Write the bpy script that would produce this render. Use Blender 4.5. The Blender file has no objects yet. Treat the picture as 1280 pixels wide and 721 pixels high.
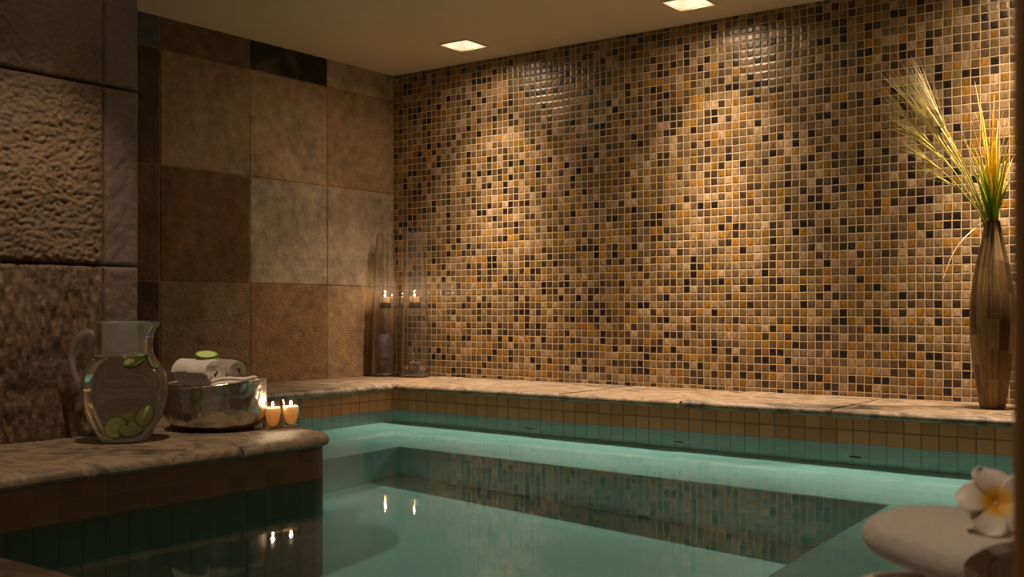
import bpy, bmesh, math, random
from mathutils import Vector, Matrix, noise
PI = math.pi
random.seed(7)
SC = bpy.context.scene
COL = SC.collection

# ------------------------------------------------------------------ helpers
def srgb(r, g, b):
    f = lambda c: (c / 255) / 12.92 if c / 255 <= 0.04045 else ((c / 255 + 0.055) / 1.055) ** 2.4
    return (f(r), f(g), f(b), 1.0)

class NG:
    """small node-graph helper"""
    def __init__(self, name):
        self.m = bpy.data.materials.new(name)
        self.m.use_nodes = True
        self.t = self.m.node_tree
        self.t.nodes.clear()
        self.out = self.t.nodes.new('ShaderNodeOutputMaterial')
    def n(self, typ, ins=None, **props):
        nd = self.t.nodes.new('ShaderNode' + typ)
        for k, v in props.items():
            setattr(nd, k, v)
        for k, v in (ins or {}).items():
            self.set(nd, k, v)
        return nd
    def set(self, nd, k, v):
        s = nd.inputs[k]
        if isinstance(v, bpy.types.NodeSocket):
            self.t.links.new(v, s)
        elif isinstance(v, bpy.types.Node):
            self.t.links.new(v.outputs[0], s)
        else:
            s.default_value = v
    def math(self, op, a, b=None, c=None, clamp=False):
        nd = self.n('Math', {0: a}, operation=op, use_clamp=clamp)
        if b is not None: self.set(nd, 1, b)
        if c is not None: self.set(nd, 2, c)
        return nd.outputs[0]
    def vmath(self, op, a, b=None, scale=None):
        nd = self.n('VectorMath', {0: a}, operation=op)
        if b is not None: self.set(nd, 1, b)
        if scale is not None: self.set(nd, 'Scale', scale)
        return nd.outputs[0]
    def obj(self):
        return self.n('TexCoord').outputs['Object']
    def noise(self, vec, scale, detail=4, rough=0.55, dist=0.0):
        nd = self.n('TexNoise', {'Vector': vec, 'Scale': scale, 'Detail': detail, 'Roughness': rough, 'Distortion': dist})
        return nd.outputs[0], nd.outputs[1]
    def ramp(self, fac, stops, interp='LINEAR'):
        nd = self.n('ValToRGB', {0: fac})
        cr = nd.color_ramp
        cr.interpolation = interp
        while len(cr.elements) > 1: cr.elements.remove(cr.elements[-1])
        for i, (p, c) in enumerate(stops):
            e = cr.elements[0] if i == 0 else cr.elements.new(p)
            e.position = p
            e.color = c if len(c) == 4 else (*c, 1)
        return nd.outputs[0]
    def mix(self, fac, a, b, mode='MIX'):
        nd = self.n('Mix', data_type='RGBA', blend_type=mode)
        self.set(nd, 0, fac); self.set(nd, 6, a); self.set(nd, 7, b)
        return nd.outputs[2]
    def mapr(self, v, a, b, c, d, smooth=False):
        nd = self.n('MapRange', {0: v, 1: a, 2: b, 3: c, 4: d})
        if smooth: nd.interpolation_type = 'SMOOTHSTEP'
        return nd.outputs[0]
    def bump(self, h, strength=0.5, dist=0.01, normal=None):
        nd = self.n('Bump', {'Height': h, 'Strength': strength, 'Distance': dist})
        if normal is not None: self.set(nd, 'Normal', normal)
        return nd.outputs[0]
    def bsdf(self, color, rough=0.5, normal=None, metal=0.0, **kw):
        nd = self.n('BsdfPrincipled', {'Base Color': color, 'Roughness': rough, 'Metallic': metal})
        if normal is not None: self.set(nd, 'Normal', normal)
        for k, v in kw.items():
            self.set(nd, k.replace('_', ' '), v)
        return nd.outputs[0]
    def done(self, shader):
        self.t.links.new(shader, self.out.inputs['Surface'])
        return self.m

def tag(o, label=None, cat=None, group=None, kind=None):
    if label: o['label'] = label
    if cat: o['category'] = cat
    if group: o['group'] = group
    if kind: o['kind'] = kind
    return o

def link(name, me, mat=None, parent=None, smooth=True, loc=None, auto=None):
    o = bpy.data.objects.new(name, me)
    COL.objects.link(o)
    if mat is not None and not me.materials: me.materials.append(mat)
    if smooth:
        for p in me.polygons: p.use_smooth = True
    if parent is not None: o.parent = parent
    if loc is not None: o.location = loc
    if auto is not None:
        md = o.modifiers.new('edge', 'EDGE_SPLIT'); md.split_angle = math.radians(auto)
    return o

def frombm(name, bm, mat=None, parent=None, smooth=True, loc=None, auto=None):
    bmesh.ops.recalc_face_normals(bm, faces=bm.faces)
    me = bpy.data.meshes.new(name)
    bm.to_mesh(me); bm.free()
    return link(name, me, mat, parent, smooth, loc, auto)

def empty(name, loc=(0, 0, 0), rz=0.0):
    o = bpy.data.objects.new(name, None)
    COL.objects.link(o)
    o.location = loc; o.rotation_euler = (0, 0, rz); o.empty_display_size = 0.05
    return o

def add_box(bm, lo, hi, bevel=0.0, seg=2):
    vs = [bm.verts.new((x, y, z)) for x in (lo[0], hi[0]) for y in (lo[1], hi[1]) for z in (lo[2], hi[2])]
    fs = [(0, 1, 3, 2), (4, 6, 7, 5), (0, 4, 5, 1), (2, 3, 7, 6), (0, 2, 6, 4), (1, 5, 7, 3)]
    faces = [bm.faces.new([vs[i] for i in f]) for f in fs]
    if bevel > 0:
        ed = list({e for f in faces for e in f.edges})
        bmesh.ops.bevel(bm, geom=ed, offset=bevel, segments=seg, affect='EDGES', profile=0.5)

def add_lathe(bm, prof, seg=48, center=(0, 0), closed_top=False, closed_bottom=False, fn=None):
    """prof: list of (r, z). fn(r, z, a) -> (x, y, z) optional"""
    rings = []
    for r, z in prof:
        if r < 1e-6:
            rings.append([bm.verts.new((center[0], center[1], z))])
            continue
        ring = []
        for i in range(seg):
            a = 2 * PI * i / seg
            if fn: p = fn(r, z, a)
            else: p = (r * math.cos(a), r * math.sin(a), z)
            ring.append(bm.verts.new((p[0] + center[0], p[1] + center[1], p[2])))
        rings.append(ring)
    for A, B in zip(rings, rings[1:]):
        for i in range(seg):
            j = (i + 1) % seg
            if len(A) == 1 and len(B) == 1: continue
            if len(A) == 1: bm.faces.new((A[0], B[j], B[i]))
            elif len(B) == 1: bm.faces.new((A[i], A[j], B[0]))
            else: bm.faces.new((A[i], A[j], B[j], B[i]))
    if closed_bottom and len(rings[0]) > 1: bm.faces.new(list(reversed(rings[0])))
    if closed_top and len(rings[-1]) > 1: bm.faces.new(rings[-1])

def add_tube(bm, pts, rad, seg=10, cap=True, flat=1.0, up=(0, 0, 1)):
    """sweep a circle along pts; rad a number or list; flat scales the second cross axis"""
    pts = [Vector(p) for p in pts]
    n = len(pts)
    rads = rad if isinstance(rad, (list, tuple)) else [rad] * n
    rings = []
    ref = Vector(up)
    prev = None
    for i, p in enumerate(pts):
        t = (pts[min(i + 1, n - 1)] - pts[max(i - 1, 0)]).normalized()
        if prev is None:
            u = ref.cross(t)
            if u.length < 1e-4: u = Vector((1, 0, 0)).cross(t)
            u.normalize()
        else:
            u = prev - t * prev.dot(t); u.normalize()
        v = t.cross(u)
        prev = u
        rings.append([bm.verts.new(p + (u * math.cos(2 * PI * k / seg) + v * math.sin(2 * PI * k / seg) * flat) * rads[i]) for k in range(seg)])
    for A, B in zip(rings, rings[1:]):
        for k in range(seg):
            j = (k + 1) % seg
            bm.faces.new((A[k], A[j], B[j], B[k]))
    if cap:
        bm.faces.new(list(reversed(rings[0]))); bm.faces.new(rings[-1])

def bez(p0, p1, p2, p3, n=16):
    p0, p1, p2, p3 = map(Vector, (p0, p1, p2, p3))
    out = []
    for i in range(n + 1):
        t = i / n; s = 1 - t
        out.append(p0 * s**3 + p1 * 3 * s * s * t + p2 * 3 * s * t * t + p3 * t**3)
    return out

def bezq(p0, p1, p2, n=12):
    p0, p1, p2 = map(Vector, (p0, p1, p2))
    return [p0 * (1 - i / n)**2 + p1 * 2 * (i / n) * (1 - i / n) + p2 * (i / n)**2 for i in range(n + 1)]

def catmull(pts, n=6):
    P = [Vector(p) for p in pts]
    P = [P[0] * 2 - P[1]] + P + [P[-1] * 2 - P[-2]]
    out = []
    for i in range(1, len(P) - 2):
        a, b, c, d = P[i - 1], P[i], P[i + 1], P[i + 2]
        for k in range(n):
            t = k / n
            out.append(0.5 * ((2 * b) + (c - a) * t + (2 * a - 5 * b + 4 * c - d) * t * t + (3 * b - a - 3 * c + d) * t**3))
    out.append(P[-2])
    return out

# ------------------------------------------------------------------ camera
FPX = 1341.0
HOR = 387.0
CAM = Vector((3.211, -3.457, 0.376))
ANG = math.radians(36.6)
AR = Vector((math.cos(ANG), math.sin(ANG), 0))     # picture right
AF = Vector((-math.sin(ANG), math.cos(ANG), 0))    # view axis
cd = bpy.data.cameras.new('camera')
cam = bpy.data.objects.new('camera', cd)
COL.objects.link(cam)
cam.location = CAM
cam.rotation_euler = (PI / 2, 0, ANG)
cd.sensor_width = 36.0
cd.lens = FPX / 1280 * 36
cd.shift_y = (HOR - 360.5) / 1280
cd.clip_start = 0.02
cd.dof.use_dof = True
cd.dof.focus_distance = 3.2
cd.dof.aperture_fstop = 9.0
SC.camera = cam

def along(u, v, depth):
    """world point that lies on the sight line of (u, v) at a depth along the view axis"""
    return CAM + AR * ((u - 640) / FPX * depth) + AF * depth + Vector((0, 0, (HOR - v) / FPX * depth))

# ------------------------------------------------------------------ room dimensions (metres, water level = 0)
LEDGE = 0.095
CEIL = 1.397
DEPTH = -0.85
BENCH = -0.38
XL, YB = 0.436, -0.473           # inner faces of the ledges along the two far walls
XR, YN = 2.90, -2.82             # inner faces of the right and near ledges
BX, BY = 1.445, -1.73            # inner face and end of the wide ledge by the pillar
PX, PY = 1.03, -1.97             # face and end of the stone pillar

# ------------------------------------------------------------------ setting materials
def mat_mosaic():
    g = NG('glass_mosaic')
    P = 0.0271
    sep = g.n('SeparateXYZ', {0: g.obj()})
    x, z = sep.outputs['X'], sep.outputs['Z']
    wob, _ = g.noise(g.n('CombineXYZ', {0: x, 1: z}).outputs[0], 9.0, 2)
    wob2, _ = g.noise(g.n('CombineXYZ', {0: z, 1: x, 2: 5.0}).outputs[0], 11.0, 2)
    u = g.math('DIVIDE', g.math('MULTIPLY_ADD', g.math('SUBTRACT', wob, 0.5), 0.006, x), P)
    v = g.math('DIVIDE', g.math('MULTIPLY_ADD', g.math('SUBTRACT', wob2, 0.5), 0.006, z), P)
    cu, cv = g.math('FLOOR', u), g.math('FLOOR', v)
    fu, fv = g.math('SUBTRACT', u, cu), g.math('SUBTRACT', v, cv)
    cell = g.n('CombineXYZ', {0: cu, 1: cv}).outputs[0]
    wn = g.n('TexWhiteNoise', {'Vector': cell}, noise_dimensions='2D')
    r1, rc = wn.outputs['Value'], wn.outputs['Color']
    wn2 = g.n('TexWhiteNoise', {'Vector': g.vmath('ADD', cell, (71.3, 19.7, 0))}, noise_dimensions='2D')
    sc2 = g.n('SeparateColor', {0: wn2.outputs['Color']})
    sc1 = g.n('SeparateColor', {0: rc})
    eu = g.math('MINIMUM', fu, g.math('SUBTRACT', 1.0, fu))
    ev = g.math('MINIMUM', fv, g.math('SUBTRACT', 1.0, fv))
    fine, _ = g.noise(g.n('CombineXYZ', {0: x, 1: z}).outputs[0], 160.0, 2)
    e = g.math('ADD', g.math('MINIMUM', eu, ev), g.math('MULTIPLY', g.math('SUBTRACT', fine, 0.5), 0.05))
    tile = g.mapr(e, 0.035, 0.078, 0, 1, True)
    pillow = g.mapr(e, 0.04, 0.26, 0, 1, True)
    base = g.ramp(r1, [(0.0, srgb(31, 23, 18)), (0.08, srgb(58, 44, 32)), (0.19, srgb(90, 70, 48)), (0.33, srgb(108, 86, 58)),
                       (0.47, srgb(124, 100, 70)), (0.61, srgb(140, 114, 82)), (0.73, srgb(156, 130, 99)), (0.81, srgb(114, 88, 48)),
                       (0.88, srgb(128, 93, 36)), (0.955, srgb(144, 102, 38))], 'CONSTANT')
    # streaks inside each piece of glass
    off = g.vmath('SCALE', wn2.outputs['Color'], scale=40.0)
    sv = g.n('CombineXYZ', {0: g.math('MULTIPLY', u, 2.2), 1: g.math('MULTIPLY', v, 0.55)}).outputs[0]
    st, _ = g.noise(g.vmath('ADD', sv, off), 1.6, 3, 0.6, 0.6)
    streak = g.math('MULTIPLY', g.mapr(st, 0.25, 0.75, 0.45, 1.52), g.mapr(e, 0.05, 0.24, 0.78, 1.08, True))
    tint = g.mapr(sc1.outputs[1], 0, 1, 0.78, 1.14)
    k = g.math('MULTIPLY', streak, tint)
    col = g.mix(1.0, base, g.n('CombineXYZ', {0: k, 1: k, 2: k}).outputs[0], 'MULTIPLY')
    grout = g.ramp(fine, [(0.3, srgb(174, 146, 110)), (0.7, srgb(202, 176, 138))])
    color = g.mix(tile, grout, col)
    tu = g.math('MULTIPLY', g.math('SUBTRACT', fu, 0.5), g.math('SUBTRACT', sc2.outputs[0], 0.5))
    tv = g.math('MULTIPLY', g.math('SUBTRACT', fv, 0.5), g.math('SUBTRACT', sc2.outputs[1], 0.5))
    wave, _ = g.noise(g.vmath('ADD', sv, off), 1.1, 1)
    h = g.math('ADD', pillow, g.math('MULTIPLY', g.math('ADD', tu, tv), 1.6))
    h = g.math('ADD', h, g.math('MULTIPLY', wave, 0.35))
    nrm = g.bump(h, 0.5, 0.0018)
    rough = g.mapr(tile, 0, 1, 0.85, 0.31)
    return g.done(g.bsdf(color, rough, nrm, Specular_IOR_Level=g.mapr(tile, 0, 1, 0.15, 0.6)))

def mat_plaster(name, c, rough=0.85):
    g = NG(name)
    a, _ = g.noise(g.obj(), 2.2, 4)
    b, _ = g.noise(g.obj(), 60.0, 3)
    col = g.mix(g.mapr(a, 0.3, 0.7, 0, 1), tuple(x * 0.93 for x in c[:3]) + (1,), c)
    return g.done(g.bsdf(col, rough, g.bump(b, 0.08, 0.004)))

def mat_stone(name, bumpk=1.0):
    """stone wall tiles: colour and relief of each tile come from its own attribute"""
    g = NG(name)
    att = g.n('Attribute', attribute_name='tile_colour')
    rel = g.n('Attribute', attribute_name='tile_relief').outputs['Fac']
    o = g.obj()
    a, _ = g.noise(o, 5.0, 6, 0.6)
    b, _ = g.noise(o, 22.0, 6, 0.65)
    c, _ = g.noise(o, 85.0, 5, 0.7)
    vor = g.n('TexVoronoi', {'Vector': o, 'Scale': 60.0}, feature='F1').outputs['Distance']
    pits = g.math('MULTIPLY', g.mapr(vor, 0.0, 0.16, 1, 0), g.mapr(b, 0.5, 0.62, 0, 1))
    k = g.math('ADD', g.mapr(a, 0.3, 0.7, 0.68, 1.18), g.mapr(b, 0.3, 0.7, -0.32, 0.30))
    k = g.math('SUBTRACT', k, g.math('MULTIPLY', pits, 0.3))
    col = g.mix(1.0, att.outputs['Color'], g.n('CombineXYZ', {0: k, 1: k, 2: k}).outputs[0], 'MULTIPLY')
    rust = g.mapr(g.noise(o, 3.3, 5, 0.6, 0.7)[0], 0.56, 0.72, 0, 0.45)
    col = g.mix(g.math('MULTIPLY', rust, 0.7), col, srgb(170, 140, 106), 'MIX')
    h = g.math('ADD', g.math('MULTIPLY', b, 0.6), g.math('MULTIPLY', c, 0.35))
    h = g.math('SUBTRACT', h, g.math('MULTIPLY', pits, 0.5))
    h = g.math('MULTIPLY', h, rel)
    return g.done(g.bsdf(col, 0.72, g.bump(h, 1.0 * bumpk, 0.022), Specular_IOR_Level=0.25))

def mat_rock(name, c1, c2, stretch=(1, 1, 1)):
    g = NG(name)
    o = g.vmath('MULTIPLY', g.obj(), stretch)
    a, _ = g.noise(o, 9.0, 6, 0.62)
    b, _ = g.noise(o, 95.0, 6, 0.72)
    col = g.ramp(a, [(0.3, c1), (0.7, c2)])
    k = g.mapr(b, 0.3, 0.7, 0.75, 1.2)
    col = g.mix(1.0, col, g.n('CombineXYZ', {0: k, 1: k, 2: k}).outputs[0], 'MULTIPLY')
    return g.done(g.bsdf(col, 0.38, g.bump(b, 0.8, 0.006), Specular_IOR_Level=0.6))

def mat_coping():
    g = NG('coping_stone')
    o = g.obj()
    a, _ = g.noise(g.vmath('MULTIPLY', o, (1.0, 1.3, 1.0)), 5.5, 7, 0.66, 1.4)
    b, _ = g.noise(o, 40.0, 6, 0.65)
    col = g.ramp(a, [(0.34, srgb(66, 56, 46)), (0.43, srgb(110, 94, 76)), (0.50, srgb(146, 127, 105)), (0.56, srgb(124, 98, 70)), (0.66, srgb(92, 85, 77))])
    k = g.mapr(b, 0.3, 0.7, 0.84, 1.12)
    col = g.mix(1.0, col, g.n('CombineXYZ', {0: k, 1: k, 2: k}).outputs[0], 'MULTIPLY')
    return g.done(g.bsdf(col, 0.5, g.bump(g.math('ADD', a, g.math('MULTIPLY', b, 0.3)), 0.6, 0.01), Specular_IOR_Level=0.4))

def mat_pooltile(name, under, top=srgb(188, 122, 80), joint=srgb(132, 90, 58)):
    """small square glazed tiles; the grid runs on whichever two axes the face spans"""
    g = NG(name)
    P = 0.0465
    geo = g.n('NewGeometry')
    sepn = g.n('SeparateXYZ', {0: geo.outputs['True Normal']})
    sep = g.n('SeparateXYZ', {0: g.obj()})
    side = g.math('GREATER_THAN', g.math('ABSOLUTE', sepn.outputs['X']), g.math('ABSOLUTE', sepn.outputs['Y']))
    h = g.n('Mix', {0: side, 2: sep.outputs['X'], 3: sep.outputs['Y']}, data_type='FLOAT').outputs[0]
    u = g.math('DIVIDE', h, P)
    v = g.math('DIVIDE', g.math('SUBTRACT', sep.outputs['Z'], 0.0385), P)
    cu, cv = g.math('FLOOR', u), g.math('FLOOR', v)
    fu, fv = g.math('SUBTRACT', u, cu), g.math('SUBTRACT', v, cv)
    e = g.math('MINIMUM', g.math('MINIMUM', fu, g.math('SUBTRACT', 1.0, fu)), g.math('MINIMUM', fv, g.math('SUBTRACT', 1.0, fv)))
    tile = g.mapr(e, 0.025, 0.06, 0, 1, True)
    wn = g.n('TexWhiteNoise', {'Vector': g.n('CombineXYZ', {0: cu, 1: cv, 2: side}).outputs[0]}, noise_dimensions='3D')
    k = g.mapr(wn.outputs['Value'], 0, 1, 0.82, 1.1)
    b, _ = g.noise(g.obj(), 30.0, 3)
    col = g.mix(1.0, top, g.n('CombineXYZ', {0: k, 1: k, 2: k}).outputs[0], 'MULTIPLY')
    col = g.mix(tile, joint, col)
    # below the water line the tile colour is lightened to brighten the shaded wall
    k2 = g.mapr(wn.outputs['Value'], 0, 1, 0.9, 1.04)
    pale = g.mix(1.0, under, g.n('CombineXYZ', {0: k2, 1: k2, 2: k2}).outputs[0], 'MULTIPLY')
    pale = g.mix(tile, g.mix(0.25, under, (0, 0, 0, 1)), pale)
    col = g.mix(g.math('LESS_THAN', sep.outputs['Z'], -0.006), col, pale)
    return g.done(g.bsdf(col, g.mapr(tile, 0, 1, 0.8, 0.42), g.bump(g.math('ADD', tile, g.math('MULTIPLY', b, 0.2)), 0.5, 0.0015), Specular_IOR_Level=0.3))

def mat_poolplaster():
    g = NG('pool_plaster')
    a, _ = g.noise(g.obj(), 3.0, 5, 0.6, 0.4)
    b, _ = g.noise(g.obj(), 90.0, 3)
    col = g.ramp(a, [(0.3, srgb(186, 228, 230)), (0.7, srgb(208, 242, 242))])
    return g.done(g.bsdf(col, 0.8, g.bump(b, 0.1, 0.003), Specular_IOR_Level=0.1))

def mat_water():
    g = NG('water')
    o = g.vmath('MULTIPLY', g.obj(), (1, 1, 1))
    a, _ = g.noise(o, 5.0, 2, 0.5)
    b, _ = g.noise(o, 22.0, 2, 0.5)
    nrm = g.bump(g.math('ADD', a, g.math('MULTIPLY', b, 0.18)), 0.022, 0.03)
    refr = g.n('BsdfRefraction', {'Color': (0.76, 0.96, 0.96, 1), 'Roughness': 0.0, 'IOR': 1.333})
    gl = g.n('BsdfGlossy', {'Color': (0.46, 0.46, 0.46, 1), 'Roughness': 0.028, 'Normal': nrm})
    fr = g.n('Fresnel', {'IOR': 1.333})
    mx = g.n('MixShader', {0: fr.outputs[0], 1: refr.outputs[0], 2: gl.outputs[0]})
    return g.done(mx.outputs[0])

M = {}
M['mosaic'] = mat_mosaic()
M['ceiling'] = mat_plaster('ceiling_paint', srgb(208, 184, 154))
M['stone'] = mat_stone('stone_tile')
M['grout'] = mat_plaster('stone_grout', srgb(150, 122, 90))
M['rock'] = mat_rock('split_rock', srgb(84, 62, 41), srgb(122, 94, 64))
M['slate'] = mat_rock('smooth_slate', srgb(86, 70, 60), srgb(116, 92, 74))
M['coping'] = mat_coping()
M['pool_tile'] = mat_pooltile('pool_tile', srgb(196, 220, 214))
M['pool_tile_shaded'] = mat_pooltile('shaded_pool_tile', srgb(104, 96, 80), srgb(128, 88, 54), srgb(128, 96, 66))  # darker copy of the pool tile: the unlit ledge's shade is in its colour
M['pool_plaster'] = mat_poolplaster()
M['water'] = mat_water()
M['wall_paint'] = mat_plaster('dark_wall_paint', srgb(170, 130, 84))

# ------------------------------------------------------------------ setting
def struct(name, bm, mat, label, cat, smooth=False, auto=None):
    o = frombm(name, bm, mat, smooth=smooth, auto=auto)
    return tag(o, label, cat, kind='structure')

T = 0.12
bm = bmesh.new(); add_box(bm, (-T, 0, DEPTH - 0.1), (4.3, T, CEIL + 0.3))
struct('wall_back', bm, M['mosaic'], 'long wall of small brown, amber and tan glass mosaic tiles', 'wall')

# stone tile wall: backing plus separate slabs in one mesh
def tile_wall():
    bm = bmesh.new()
    cl = bm.loops.layers.color.new('tile_colour')
    rl = bm.faces.layers.float.new('tile_relief')
    def put(lo, hi, colour, relief, bev):
        n0 = set(bm.faces)
        add_box(bm, lo, hi, bev, 1)
        for f in bm.faces:
            if f not in n0:
                f[rl] = relief
                for l in f.loops: l[cl] = colour
    put((-T, -4.2, DEPTH - 0.1), (-0.0035, 0.0, CEIL + 0.3), srgb(200, 178, 150), 0.2, 0)
    ys = [0.0, -0.395, -0.793, -1.188, -1.59, -1.99]
    zs = [-0.335, 0.07, 0.475, 0.88, 1.285, 1.45]
    C = {  # (column, row from the bottom)
        (0, 4): (srgb(211, 199, 182), .4), (1, 4): (srgb(115, 115, 106), .7), (2, 4): (srgb(179, 163, 144), .9), (3, 4): (srgb(157, 159, 161), .6),
        (0, 3): (srgb(209, 192, 168), .8), (1, 3): (srgb(215, 200, 181), .5), (2, 3): (srgb(208, 192, 172), .6), (3, 3): (srgb(157, 142, 122), 1.0),
        (0, 2): (srgb(215, 203, 188), .7), (1, 2): (srgb(217, 207, 194), .9), (2, 2): (srgb(188, 165, 134), 1.7), (3, 2): (srgb(179, 159, 137), 1.8),
        (0, 1): (srgb(209, 192, 168), .6), (1, 1): (srgb(196, 175, 149), .8), (2, 1): (srgb(198, 183, 163), 1.3), (3, 1): (srgb(138, 122, 104), .8),
    }
    for i in range(5):
        for j in range(5):
            c, r = C.get((i, j), (srgb(150, 120, 90), .5))
            lo = (-0.02, ys[i + 1] + 0.0018, zs[j] + 0.0018)
            hi = (0.0 + random.uniform(-0.0015, 0.001), ys[i] - 0.0018, zs[j + 1] - 0.0018)
            put(lo, hi, c, r, 0.003)
    return bm
struct('wall_left', tile_wall(), M['stone'], 'far wall of large square tan and brown stone tiles', 'wall')

# ceiling with square holes for the recessed lights
LIGHTS = [(0.593, -0.245), (1.555, -0.240), (2.517, -0.240), (1.50, -2.28), (2.72, -2.98)]
HS = 0.066
def ceiling():
    bm = bmesh.new()
    xs = sorted({-T, 4.3} | {a[0] + s * HS for a in LIGHTS for s in (-1, 1)})
    ys = sorted({-4.2, T} | {a[1] + s * HS for a in LIGHTS for s in (-1, 1)})
    V = {}
    def vert(x, y, z):
        k = (x, y, z)
        if k not in V: V[k] = bm.verts.new(k)
        return V[k]
    def hole(x0, x1, y0, y1):
        cx, cy = (x0 + x1) / 2, (y0 + y1) / 2
        return any(abs(cx - a) < HS and abs(cy - b) < HS for a, b in LIGHTS)
    cells = {}
    for i in range(len(xs) - 1):
        for j in range(len(ys) - 1):
            cells[i, j] = not hole(xs[i], xs[i + 1], ys[j], ys[j + 1])
    z0, z1 = CEIL, CEIL + 0.02
    for (i, j), solid in cells.items():
        if not solid: continue
        x0, x1, y0, y1 = xs[i], xs[i + 1], ys[j], ys[j + 1]
        bm.faces.new([vert(x0, y0, z0), vert(x0, y1, z0), vert(x1, y1, z0), vert(x1, y0, z0)])
        bm.faces.new([vert(x0, y0, z1), vert(x1, y0, z1), vert(x1, y1, z1), vert(x0, y1, z1)])
        for (di, dj, a, b) in ((-1, 0, (x0, y0), (x0, y1)), (1, 0, (x1, y1), (x1, y0)), (0, -1, (x1, y0), (x0, y0)), (0, 1, (x0, y1), (x1, y1))):
            if not cells.get((i + di, j + dj), False):
                bm.faces.new([vert(*a, z0), vert(*a, z1), vert(*b, z1), vert(*b, z0)])
    return bm
struct('ceiling', ceiling(), M['ceiling'], 'plain tan painted ceiling over the pool', 'ceiling')
bm = bmesh.new(); add_box(bm, (-T, -4.2, DEPTH - 0.1), (4.3, T, DEPTH))
struct('floor', bm, M['pool_plaster'], 'pale plaster floor of the pool under the water', 'pool floor')

# ledges that carry the coping (tiled faces)
CT = 0.022                       # coping thickness
LT = LEDGE - CT
def ledge(name, lo, hi, label):
    bm = bmesh.new(); add_box(bm, lo, hi)
    return struct(name, bm, M['pool_tile'], label, 'pool ledge')
ledge('pool_ledge', (0, YB, DEPTH), (4.2, 0, LT), 'tiled pool ledge in front of the mosaic wall')
ledge('pool_ledge', (0, BY - 0.35, DEPTH), (XL, YB, LT), 'tiled pool ledge in front of the square stone tile wall')
ledge('pool_ledge', (XR, -4.1, DEPTH), (4.2, YB, LT), 'tiled pool ledge under the folded white towels')
ledge('pool_ledge', (BX - 0.2, -4.1, DEPTH), (XR, YN, LT), 'tiled pool edge at the near corner of the water')
def wide_ledge():
    bm = bmesh.new()
    R = 0.10
    out = [(0.0, -4.1), (BX, -4.1)]
    for i in range(9):
        a = i / 8 * PI / 2
        out.append((BX - R + R * math.cos(a), BY - R + R * math.sin(a)))
    out.append((0.0, BY))
    lo = [bm.verts.new((x, y, DEPTH)) for x, y in out]
    hi = [bm.verts.new((x, y, LT)) for x, y in out]
    n = len(out)
    for i in range(n): bm.faces.new((lo[i], lo[(i + 1) % n], hi[(i + 1) % n], hi[i]))
    bm.faces.new(hi); bm.faces.new(list(reversed(lo)))
    return bm
struct('pool_ledge', wide_ledge(), M['pool_tile_shaded'], 'wide tiled ledge under the pitcher and the metal bowl', 'pool ledge')

# benches under water
bm = bmesh.new(); add_box(bm, (XL, -0.964, DEPTH), (XR, YB, BENCH), 0.012, 3)
struct('pool_bench', bm, M['pool_plaster'], 'underwater bench along the mosaic wall', 'bench', auto=40)
bm = bmesh.new(); add_box(bm, (XL, BY - 0.3, DEPTH), (0.92, -0.955, BENCH), 0.012, 3)
struct('pool_bench', bm, M['pool_plaster'], 'underwater bench along the stone tile wall', 'bench', auto=40)
bm = bmesh.new(); add_box(bm, (2.435, YN, DEPTH), (XR, -0.955, BENCH), 0.012, 3)
struct('pool_bench', bm, M['pool_plaster'], 'underwater bench on the towel side of the pool', 'bench', auto=40)

bm = bmesh.new(); add_box(bm, (XL - 0.03, YN - 0.03, DEPTH - 0.03), (XR + 0.03, YB + 0.03, 0.0))
for _ in range(1): bmesh.ops.subdivide_edges(bm, edges=bm.edges[:], cuts=7, use_grid_fill=True)
water = struct('water', bm, M['water'], 'calm teal water filling the pool', 'water', smooth=True, auto=40)
water.cycles.is_caustics_caster = True

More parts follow.
